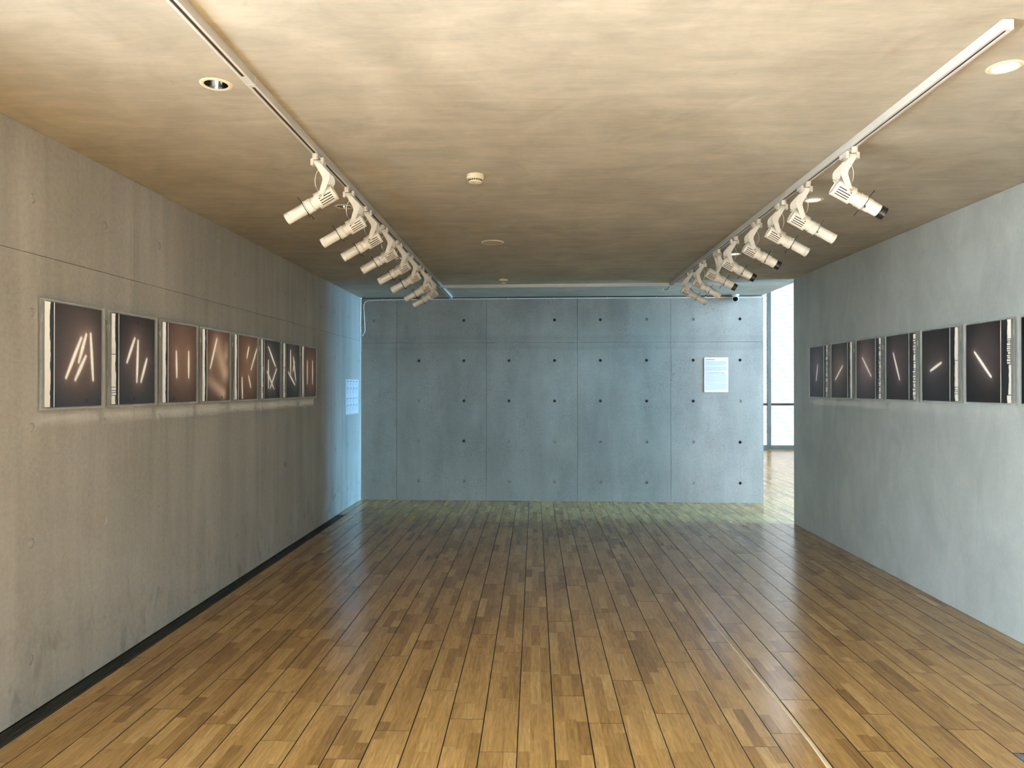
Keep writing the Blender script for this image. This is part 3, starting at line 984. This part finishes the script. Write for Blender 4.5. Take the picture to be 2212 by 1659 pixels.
# ------------------------------------------------------------------ recessed downlights
dl_names = ['unlit recessed downlight beside the left track, nearest the viewer', 'unlit recessed downlight behind the left spotlights, second from the viewer', 'unlit recessed downlight farthest along the left spotlights',
            'lit recessed downlight beside the right track end, nearest the viewer', 'lit recessed downlight behind the right spotlights, second from the viewer', 'lit recessed downlight farthest along the right spotlights']
for i, (x, y) in enumerate(DL):
    t = thing('downlight', (x, y, CZ), 0, dl_names[i], 'downlight', 'recessed ceiling downlights')
    lit = i >= 3
    obj('trim_ring', cached('dl_trim', bm_mesh('trim_ring', M['cream'], lambda bm: lathe(bm, [(0.0505, 0.002), (0.0495, -0.003), (0.053, -0.005), (0.064, -0.004), (0.068, -0.0006), (0.068, 0.0), (0.0505, 0.002)], 32), True)), t)
    obj('reflector', cached('dl_ref', bm_mesh('reflector', M['chrome'], lambda bm: lathe(bm, [(0.0492, 0.0), (0.047, 0.02), (0.041, 0.05), (0.030, 0.075), (0.030, 0.078), (0.0496, 0.003), (0.0492, 0.0)], 32), True)), t)
    if lit:
        obj('lamp', cached('dl_on', bm_mesh('lamp', M['lamp_on'], lambda bm: lathe(bm, [(0, 0.002), (0.030, 0.003), (0.0475, 0.008), (0.0475, 0.012), (0, 0.012)], 24), True)), t)
    else:
        obj('lamp', cached('dl_off', bm_mesh('lamp', M['lamp_off'], lambda bm: lathe(bm, [(0, 0.052), (0.014, 0.056), (0.020, 0.07), (0, 0.074)], 20), True)), t)

# ------------------------------------------------------------------ smoke detectors, ceiling speaker
def smoke(x, y, label):
    t = thing('smoke_detector', (x, y, CZ), 0, label, 'smoke detector', 'smoke detectors')
    obj('base', cached('sm_b', bm_mesh('base', M['cream'], lambda bm: lathe(bm, [(0, -0.0005), (0.054, -0.0005), (0.055, -0.004), (0.055, -0.016), (0, -0.016)], 32), True)), t)
    h = obj('sensor_head', cached('sm_h', bm_mesh('sensor_head', M['cream'], lambda bm: lathe(bm, [(0, -0.0162), (0.052, -0.0162), (0.051, -0.026), (0.041, -0.030), (0.040, -0.040), (0.042, -0.041), (0.040, -0.047), (0.03, -0.050), (0, -0.050)], 32), True)), t)
    for k in range(20):
        a = 2 * PI * k / 20
        def sl(bm):
            r = bmesh.ops.create_cube(bm, size=1.0)
            for v in r['verts']:
                v.co = Vector((0.0408 + v.co.x * 0.003, v.co.y * 0.0085, -0.0355 + v.co.z * 0.0085))
        obj('vent_slot', cached('sm_s', bm_mesh('vent_slot', M['black'], sl)), h, (0, 0, 0), (0, 0, a))
    obj('indicator', cached('sm_i', bm_mesh('indicator', M['brass'], lambda bm: lathe(bm, [(0, -0.0502), (0.006, -0.0502), (0.006, -0.054), (0, -0.056)], 12)), ), h, (-0.012, -0.018, 0))
smoke(-0.366, 4.38, 'round cream smoke detector on the ceiling nearest the viewer')
smoke(-0.378, 8.62, 'round cream smoke detector on the ceiling before the crosswise track')
t = thing('ceiling_speaker', (-0.379, 6.41, CZ), 0, 'flat round beige ceiling speaker between the two smoke detectors', 'speaker')
obj('rim', lathe_mesh('rim', [(0.088, -0.0005), (0.103, -0.0005), (0.104, -0.004), (0.100, -0.008), (0.088, -0.008), (0.088, -0.0005)], M['cream'], 40), t)
obj('grille', lathe_mesh('grille', [(0, -0.0005), (0.0878, -0.0005), (0.0878, -0.007), (0, -0.0085)], M['speaker'], 40), t)

# ------------------------------------------------------------------ conduit and camera on the end wall
def onback(u, z, out=0.0):
    p = BA + BT * u + BN * out
    return Vector((p.x, p.y, z))
pts = []
loc = [(0.018, 2.405), (0.03, 2.415), (0.052, 2.45), (0.062, 2.50), (0.055, 2.62), (0.045, 2.78), (0.042, 2.84)]
arc = [(0.042 + 0.075 * (1 - math.cos(a)), 2.84 + 0.085 * math.sin(a)) for a in [PI / 2 * i / 8 for i in range(1, 9)]]
run = [(0.2, 2.928), (0.35, 2.933), (0.6, 2.935), (1.5, 2.937), (3.0, 2.938), (4.5, 2.936), (5.3, 2.932), (5.62, 2.930), (5.78, 2.936), (5.80, 2.945)]
cpts = [onback(u, z, 0.008) for u, z in loc + arc + run]
t = thing('cable_conduit', onback(0, 0), BROT, 'thin pale cable conduit clipped along the top of the end wall', 'conduit')
inv = Matrix.Rotation(-BROT, 4, 'Z') @ Matrix.Translation(-onback(0, 0))
bm = bmesh.new(); tube(bm, [inv @ p for p in cpts], 0.0062, 10)
obj('pipe', mesh_from(bm, 'pipe', M['conduit'], True), t)
for u in (0.32, 0.95, 1.32, 2.17, 2.83, 3.6, 4.3, 5.0):
    obj('clip', cached('cclip', bm_mesh('clip', M['conduit'], lambda bm: box(bm, (-0.005, -0.017, -0.008), (0.005, 0.0, 0.014), 0.001))), t, (u, 0, 2.936))

t = thing('security_camera', onback(5.40, CZ), BROT, 'small white security camera with black lens at the top of the end wall', 'camera')
obj('mount', lathe_mesh('mount', [(0, 0), (0.05, 0), (0.052, -0.004), (0.052, -0.014), (0.047, -0.018), (0, -0.018)], M['conduit'], 24, True, Matrix.Translation((0, -0.075, -0.0005))), t)
d = Vector((-0.18, -0.86, -0.46)).normalized()
cm = d.to_track_quat('Z', 'Y').to_matrix().to_4x4()
cm.translation = Vector((0.0, -0.062, -0.045))
bodyc = obj('body', lathe_mesh('body', [(0, -0.035), (0.030, -0.033), (0.042, -0.02), (0.045, 0.0), (0.045, 0.05), (0.043, 0.056), (0.038, 0.058), (0.037, 0.050), (0, 0.050)], M['conduit'], 28, True, cm), t)
obj('lens', lathe_mesh('lens', [(0, 0.058), (0.02, 0.057), (0.0365, 0.0515), (0.0365, 0.0505), (0, 0.0505)], M['lens'], 28, True, cm), bodyc)
# short lead hanging at the end of the right track
t = thing('track_cord', (XTR + 0.02, 8.95, CZ - TH), 0, 'short dark lead hanging at the far end of the right track', 'cord')
bm = bmesh.new(); tube(bm, bez((-0.02, 0.06, -0.001), (-0.03, 0.05, -0.05), (-0.06, 0.03, -0.06), (-0.09, 0.02, -0.035), 10), 0.003, 8)
obj('lead', mesh_from(bm, 'lead', M['dark'], True), t)
bm = bmesh.new(); tube(bm, [(-0.09, 0.02, -0.034), (-0.115, 0.015, -0.065)], 0.007, 10)
obj('plug', mesh_from(bm, 'plug', M['white2'], True), t)

# ------------------------------------------------------------------ photographs in acrylic frames
PWD, PHT = 0.515, 0.578
PZ0 = 1.532
def smooth01(x):
    x = np.clip(x, 0, 1)
    return x * x * (3 - 2 * x)
def photo_mesh(w, h, strokes, blobs, dots, glow, bgtop, bgbot, gcol, seed):
    nu, nv = 72, 110
    rs = np.random.RandomState(seed)
    u = np.linspace(0, 1, nu + 1)
    v = np.linspace(0, 1, nv + 1)
    U, Vv = np.meshgrid(u, v)
    asp = h / w
    col = np.array(bgtop)[None, None] * (1 - Vv[..., None]) + np.array(bgbot)[None, None] * Vv[..., None]
    gx, gy, gs, ga = glow
    g = np.exp(-(((U - gx) / (gs)) ** 2 + ((Vv - gy) * asp / (gs * 1.25)) ** 2)) * ga
    col = col + np.array(gcol)[None, None] * g[..., None]
    for (cx_, cy_), (dx_, dy_), wd, am in blobs:
        A = np.array((cx_, cy_ * asp)); B = np.array((dx_, dy_ * asp))
        t = np.clip(((U - A[0]) * (B - A)[0] + (Vv * asp - A[1]) * (B - A)[1]) / ((B - A) @ (B - A)), 0, 1)
        d = np.hypot(U - A[0] - t * (B - A)[0], Vv * asp - A[1] - t * (B - A)[1])
        g = np.exp(-(d / wd) ** 2) * am * (0.45 + 0.55 * t)
        col = col + np.array((0.78, 0.60, 0.43))[None, None] * g[..., None]
    for x0, y0, x1, y1 in strokes:
        A = np.array((x0, y0 * asp)); B = np.array((x1, y1 * asp))
        t = np.clip(((U - A[0]) * (B - A)[0] + (Vv * asp - A[1]) * (B - A)[1]) / ((B - A) @ (B - A)), 0, 1)
        d = np.hypot(U - A[0] - t * (B - A)[0], Vv * asp - A[1] - t * (B - A)[1])
        mid = 0.75 + 0.25 * np.sin(t * PI)
        core = smooth01((0.042 * mid - d) / 0.026)
        halo = np.exp(-d / 0.05) * 0.75 + np.exp(-d / 0.17) * 0.16
        col = col + np.array(gcol)[None, None] * (halo * 2.0)[..., None]
        col = col * (1 - core[..., None]) + np.array((0.95, 0.90, 0.82))[None, None] * core[..., None]
    for x, y in dots:
        d = np.hypot((U - x), (Vv - y) * asp)
        k = smooth01((0.040 - d) / 0.025)[..., None]
        col = col * (1 - 0.8 * k) + np.array((0.018, 0.012, 0.010)) * 0.8 * k
    col = col * (1 + rs.normal(0, 0.05, col.shape[:2])[..., None])
    edge = np.minimum(np.minimum(U, 1 - U), np.minimum(Vv, 1 - Vv))
    col = np.clip(col, 0.002, 0.95)
    X = (U * w).ravel(); Z = (h - Vv * h).ravel()
    me = bpy.data.meshes.new('photo_print')
    idx = np.arange((nu + 1) * (nv + 1)).reshape(nv + 1, nu + 1)
    F = np.stack([idx[:-1, :-1], idx[1:, :-1], idx[1:, 1:], idx[:-1, 1:]], -1).reshape(-1, 4)
    me.from_pydata(np.stack([X, np.zeros_like(X), Z], 1).tolist(), [], F.tolist())
    a = me.color_attributes.new('print', 'FLOAT_COLOR', 'POINT')
    c4 = np.ones((len(X), 4), dtype=np.float32); c4[:, :3] = col.reshape(-1, 3)
    a.data.foreach_set('color', c4.ravel())
    me.materials.append(M['print'])
    me.update()
    return me

def torn_strip(w, h, seed, mode):
    """white strip with a ragged side; 'ladder' breaks it into rungs; ragged side at x=0"""
    rs = random.Random(seed)
    bm = bmesh.new()
    def frag(z0, z1, amp, full=1.0):
        n = max(2, int((z1 - z0) / 0.006))
        L_, R_ = [], []
        off = rs.uniform(0, amp)
        for i in range(n + 1):
            z = z0 + (z1 - z0) * i / n
            off = min(max(off + rs.uniform(-0.0022, 0.0022), 0), amp)
            L_.append((off, z)); R_.append((w * full - rs.uniform(0, 0.0006), z))
        for i in range(n):
            q = [L_[i], R_[i], R_[i + 1], L_[i + 1]]
            A = [bm.verts.new((x, -0.0010, z)) for x, z in q]
            bm.faces.new(A)
            B = [bm.verts.new((x, 0, z)) for x, z in q]
            bm.faces.new(B[::-1])
            bm.faces.new((A[0], A[3], B[3], B[0])); bm.faces.new((A[1], B[1], B[2], A[2]))
    if mode == 'plain':
        frag(0, h, w * 0.18)
    elif mode == 'cracked':
        z = 0
        cuts = [0.10, 0.13, 0.155, 0.19, 0.55, 1.0]
        a = 0
        for c_ in cuts:
            frag(a * h + 0.002, c_ * h - 0.002, w * 0.22); a = c_
    elif mode == 'mixed':
        frag(0, 0.09 * h, w * 0.3); frag(0.1 * h, 0.46 * h, w * 0.55)
        z = 0.47 * h
        while z < 0.75 * h:
            l = rs.uniform(0.006, 0.014); frag(z, z + l, w * 0.35, 0.9); z += l + rs.uniform(0.003, 0.006)
        frag(0.77 * h, h, w * 0.3)
    else:
        z = 0.002
        while z < h - 0.01:
            l = rs.uniform(0.004, 0.018) if rs.random() < 0.85 else rs.uniform(0.03, 0.06)
            l = min(l, h - z)
            frag(z, z + l, w * 0.4, rs.uniform(0.85, 1.0)); z += l + rs.uniform(0.003, 0.009)
    return mesh_from(bm, 'white_strip', M['strip_white'])

def ring_mesh(w, h, b, d):
    bm = bmesh.new()
    box(bm, (0, -d, 0), (w, 0, b)); box(bm, (0, -d, h - b), (w, 0, h))
    box(bm, (0, -d, b), (b, 0, h - b)); box(bm, (w - b, -d, b), (w, 0, h - b))
    return mesh_from(bm, 'acrylic_frame', M['acrylic'])
RING = ring_mesh(PWD, PHT, 0.010, 0.022)
def picture(loc, rz, side, spec, label, group, seed):
    """local x along the wall as seen from the room (left to right), -y into the room"""
    t = thing('framed_photograph', loc, rz, label, 'picture', group)
    back = boxmesh('backing', M['strip_black'], (0.016, -0.030, 0.014), (PWD - 0.016, -0.020, PHT - 0.014))
    obj('backing', back, t)
    obj('acrylic_frame', RING, t, (0, -0.017, 0))
    for sx in (0.06, PWD - 0.06):
        obj('spacer', cached('spacer', bm_mesh('spacer', M['white2'], lambda bm: box(bm, (-0.02, -0.0195, -0.02), (0.02, 0.0, 0.02)))), t, (sx, -0.0003, PHT - 0.10))
    ih = PHT - 0.030
    iz = 0.015
    if side == 'L':
        xs, sw = 0.018, 0.046
        xb, xl_, xp, pw = 0.064, 0.090, 0.094, PWD - 0.018 - 0.094
    else:
        xp, pw = 0.014, PWD * 0.755 - 0.014
        xl_, xb = PWD * 0.757, PWD * 0.765
        xs, sw = PWD * 0.875, 0.042
    obj('photo_print', photo_mesh(pw, ih, spec['s'], spec.get('b', []), spec.get('d', []), spec['g'], spec['top'], spec['bot'], spec['gc'], seed), t, (xp, -0.0312, iz))
    obj('divider_line', boxmesh('divider_line', M['strip_white'], (xl_, -0.0322, iz), (xl_ + 0.0035, -0.0302, iz + ih)), t)
    ws = torn_strip(sw, ih, seed + 50, spec.get('t', 'plain'))
    if side == 'L':
        o = obj('white_strip', ws, t, (xs + sw, -0.0304, iz))
        ws.transform(Matrix.Scale(-1, 4, (1, 0, 0))); ws.flip_normals()
    else:
        obj('white_strip', ws, t, (xs, -0.0304, iz))
    obj('glazing', cached('glz', bm_mesh('glazing', M['acrylic_front'], lambda bm: box(bm, (0.0105, -0.0385, 0.0105), (PWD - 0.0105, -0.0365, PHT - 0.0105)))), t)
    return t

WARM = (0.105, 0.060, 0.040)
GREY = (0.030, 0.026, 0.026)
BRN = (0.045, 0.024, 0.017)
SLATE = (0.028, 0.029, 0.032)
left_specs = [
    dict(s=[(.547, .31, .23, .718), (.656, .27, .493, .558), (.647, .493, .42, .736), (.752, .26, .81, .736)], d=[(.665, .95)], g=(.5, .48, .50, 0.9), top=(.030, .023, .021), bot=SLATE, gc=(.085, .055, .042)),
    dict(s=[(.42, .249, .21, .528), (.513, .273, .48, .747), (.766, .478, .598, .746)], d=[(.5, .07), (.41, .945)], g=(.5, .48, .42, 0.75), top=(.022, .018, .018), bot=SLATE, gc=(.080, .050, .040), t='cracked'),
    dict(s=[(.274, .352, .29, .68), (.716, .342, .716, .679)], d=[(.2, .95)], g=(.5, .42, .55, 1.5), top=BRN, bot=(.05, .03, .023), gc=(.105, .062, .042)),
    dict(s=[(.419, .112, .136, .538)], b=[((.45, .22), (.78, .6), .17, .55), ((.85, .2), (.84, .34), .09, .35), ((.12, .72), (.71, .9), .11, .62)], d=[(.65, .96)], g=(.5, .45, .6, 1.4), top=BRN, bot=(.055, .032, .023), gc=(.12, .074, .048)),
    dict(s=[(.544, .169, .44, .34), (1.0, .172, .665, .523), (.186, .663, .21, .98), (.535, .632, .65, .807)], g=(.5, .48, .6, 1.4), top=BRN, bot=BRN, gc=(.105, .064, .042)),
    dict(s=[(.258, .118, .70, .435), (.258, .345, .258, .82), (.78, .488, .37, .825), (.176, .54, .615, .84)], d=[(.25, .31), (.18, .97)], g=(.5, .48, .4, 0.7), top=(.022, .022, .022), bot=(.022, .024, .025), gc=(.085, .070, .064), t='cracked'),
    dict(s=[(.333, .12, .333, .56), (.544, .24, .73, .68), (.626, .325, .524, .5), (.163, .53, .66, .76)], g=(.5, .48, .42, 0.6), top=(.024, .022, .021), bot=(.024, .027, .028), gc=(.07, .060, .056), t='cracked'),
    dict(s=[(.234, .28, .234, .74), (.70, .27, .70, .735)], g=(.5, .5, .5, 1.0), top=(.035, .027, .023), bot=(.03, .024, .021), gc=(.12, .070, .050)),
]
left_labels = [
    'framed photo with four long glowing strokes, nearest on the left wall',
    'framed photo with three glowing strokes in a zigzag, second on the left wall',
    'framed brown photo with two short upright strokes, third on the left wall',
    'framed brown photo with blurred broad glows, fourth on the left wall',
    'framed brown photo with four scattered slanting strokes, fifth on the left wall',
    'framed dark photo with crossing strokes in a diamond, sixth on the left wall',
    'framed dark photo with strokes like an arrow, seventh on the left wall',
    'framed photo with two long upright strokes, farthest on the left wall',
]
for i, sp in enumerate(left_specs):
    picture((XL + 0.0005, 3.553 + 0.579 * i, PZ0), PI / 2, 'L', sp, left_labels[i], 'photographs on the left wall', 11 + i)
right_specs = [
    dict(s=[(.58, .367, .47, .667)], g=(.55, .42, .4, 1.0), top=(.040, .043, .050), bot=(.048, .052, .066), gc=(.075, .055, .058), t='ladder'),
    dict(s=[(.71, .42, .253, .665)], g=(.5, .48, .45, 1.1), top=(.024, .022, .022), bot=(.036, .035, .038), gc=(.105, .070, .060)),
    dict(s=[(.32, .305, .777, .62)], g=(.5, .45, .45, 1.3), top=(.026, .024, .025), bot=(.034, .031, .032), gc=(.125, .083, .080), t='ladder'),
    dict(s=[(.32, .275, .6, .69)], g=(.6, .40, .5, 0.7), top=(.018, .017, .018), bot=(.024, .022, .023), gc=(.085, .060, .060), t='ladder'),
    dict(s=[(.707, .47, .314, .575)], g=(.5, .48, .45, 0.6), top=(.012, .011, .011), bot=(.018, .017, .018), gc=(.080, .064, .058), t='cracked'),
    dict(s=[(.258, .36, .735, .68)], g=(.55, .40, .5, 0.75), top=(.007, .006, .007), bot=(.009, .009, .010), gc=(.085, .065, .062), t='mixed'),
    dict(s=[(.5, .4, .55, .6)], g=(.5, .5, .4, 0.5), top=(.006, .005, .006), bot=(.007, .007, .008), gc=(.04, .03, .03), t='cracked'),
]
right_labels = [
    'framed slate photo with one short upright stroke, farthest on the right wall',
    'framed photo with one stroke rising to the right, second farthest on the right wall',
    'framed mauve photo with one stroke falling to the right, third farthest on the right wall',
    'framed dark photo with one steep stroke, fourth farthest on the right wall',
    'framed dark photo with one short low slanting stroke, fifth farthest on the right wall',
    'framed black photo with one long diagonal stroke on the right wall, nearest fully in view',
    'framed black photo cut off by the right edge of the picture',
]
for i, sp in enumerate(right_specs):
    picture((XR - 0.0005, 8.112 - 0.579 * i, PZ0), -PI / 2, 'R', sp, right_labels[i], 'photographs on the right wall', 41 + i)

# ------------------------------------------------------------------ printed boards
def text_rows(bm, x0, x1, z, lh, rs, last=1.0, gap=0.0028, wmin=0.006, wmax=0.022):
    x = x0
    end = x0 + (x1 - x0) * last
    while x < end - 0.004:
        w = min(rs.uniform(wmin, wmax), end - x)
        vs = [bm.verts.new(p) for p in ((x, 0, z), (x + w, 0, z), (x + w, 0, z + lh), (x, 0, z + lh))]
        bm.faces.new(vs)
        x += w + gap
BWD, BHT = 0.336, 0.494
t = thing('text_panel', onback(4.976, 1.582, 0.0005), BROT, 'white introductory text panel on the end wall near the gap', 'sign')
obj('board', boxmesh('board', M['paper'], (0, -0.008, 0), (BWD, 0, BHT), 0.001), t)
rs = random.Random(7)
bm = bmesh.new()
text_rows(bm, 0.016, 0.150, BHT - 0.036, 0.011, rs, gap=0.0015, wmin=0.008, wmax=0.010)
text_rows(bm, 0.016, 0.292, 0.268, 0.010, rs, gap=0.003)
for m_ in (0,):
    tag(obj('heading_text', mesh_from(bm, 'heading_text', M['ink']), t, (0, -0.0083, 0)), kind='stuff')
bm = bmesh.new()
z = BHT - 0.054
for n, last in ((8, 0.88), (8, 0.72)):
    for k in range(n):
        text_rows(bm, 0.016, 0.312, z, 0.0052, rs, last if k == n - 1 else 1.0, gap=0.0014, wmin=0.006, wmax=0.03)
        z -= 0.0089
    z -= 0.007
z = 0.255
for n, last in ((14, 1.0), (12, 0.55)):
    for k in range(n):
        text_rows(bm, 0.016, 0.312, z, 0.0048, rs, last if k == n - 1 else 1.0, gap=0.0016, wmin=0.004, wmax=0.024)
        z -= 0.0088
    z -= 0.006
tag(obj('body_text', mesh_from(bm, 'body_text', M['ink2']), t, (0, -0.0082, 0)), kind='stuff')

t = thing('caption_sheet', (XL + 0.0005, 9.505, 1.278), PI / 2, 'pale caption sheet with eight text blocks on the left wall by the corner', 'sign')
CW, CH = 0.69, 0.482
obj('board', boxmesh('board', M['paper'], (0, -0.005, 0), (CW, 0, CH), 0.001), t)
bm = bmesh.new(); bm2 = bmesh.new()
for r in range(2):
    for cidx in range(4):
        x0 = 0.035 + cidx * 0.165
        zt = CH - 0.034 - r * 0.235
        text_rows(bm, x0, x0 + 0.10, zt, 0.009, rs, gap=0.001, wmin=0.02, wmax=0.03)
        for k in range(3):
            text_rows(bm2, x0, x0 + 0.10, zt - 0.022 - k * 0.011, 0.004, rs, rs.uniform(0.25, 0.6))
        for k in range(9):
            text_rows(bm2 if k > 2 else bm, x0, x0 + 0.11, zt - 0.080 - k * 0.0095, 0.004, rs, 1.0 if k < 3 else rs.uniform(0.2, 0.6))
tag(obj('heading_text', mesh_from(bm, 'heading_text', M['ink']), t, (0, -0.0053, 0)), kind='stuff')
tag(obj('body_text', mesh_from(bm2, 'body_text', M['ink2']), t, (0, -0.0053, 0)), kind='stuff')
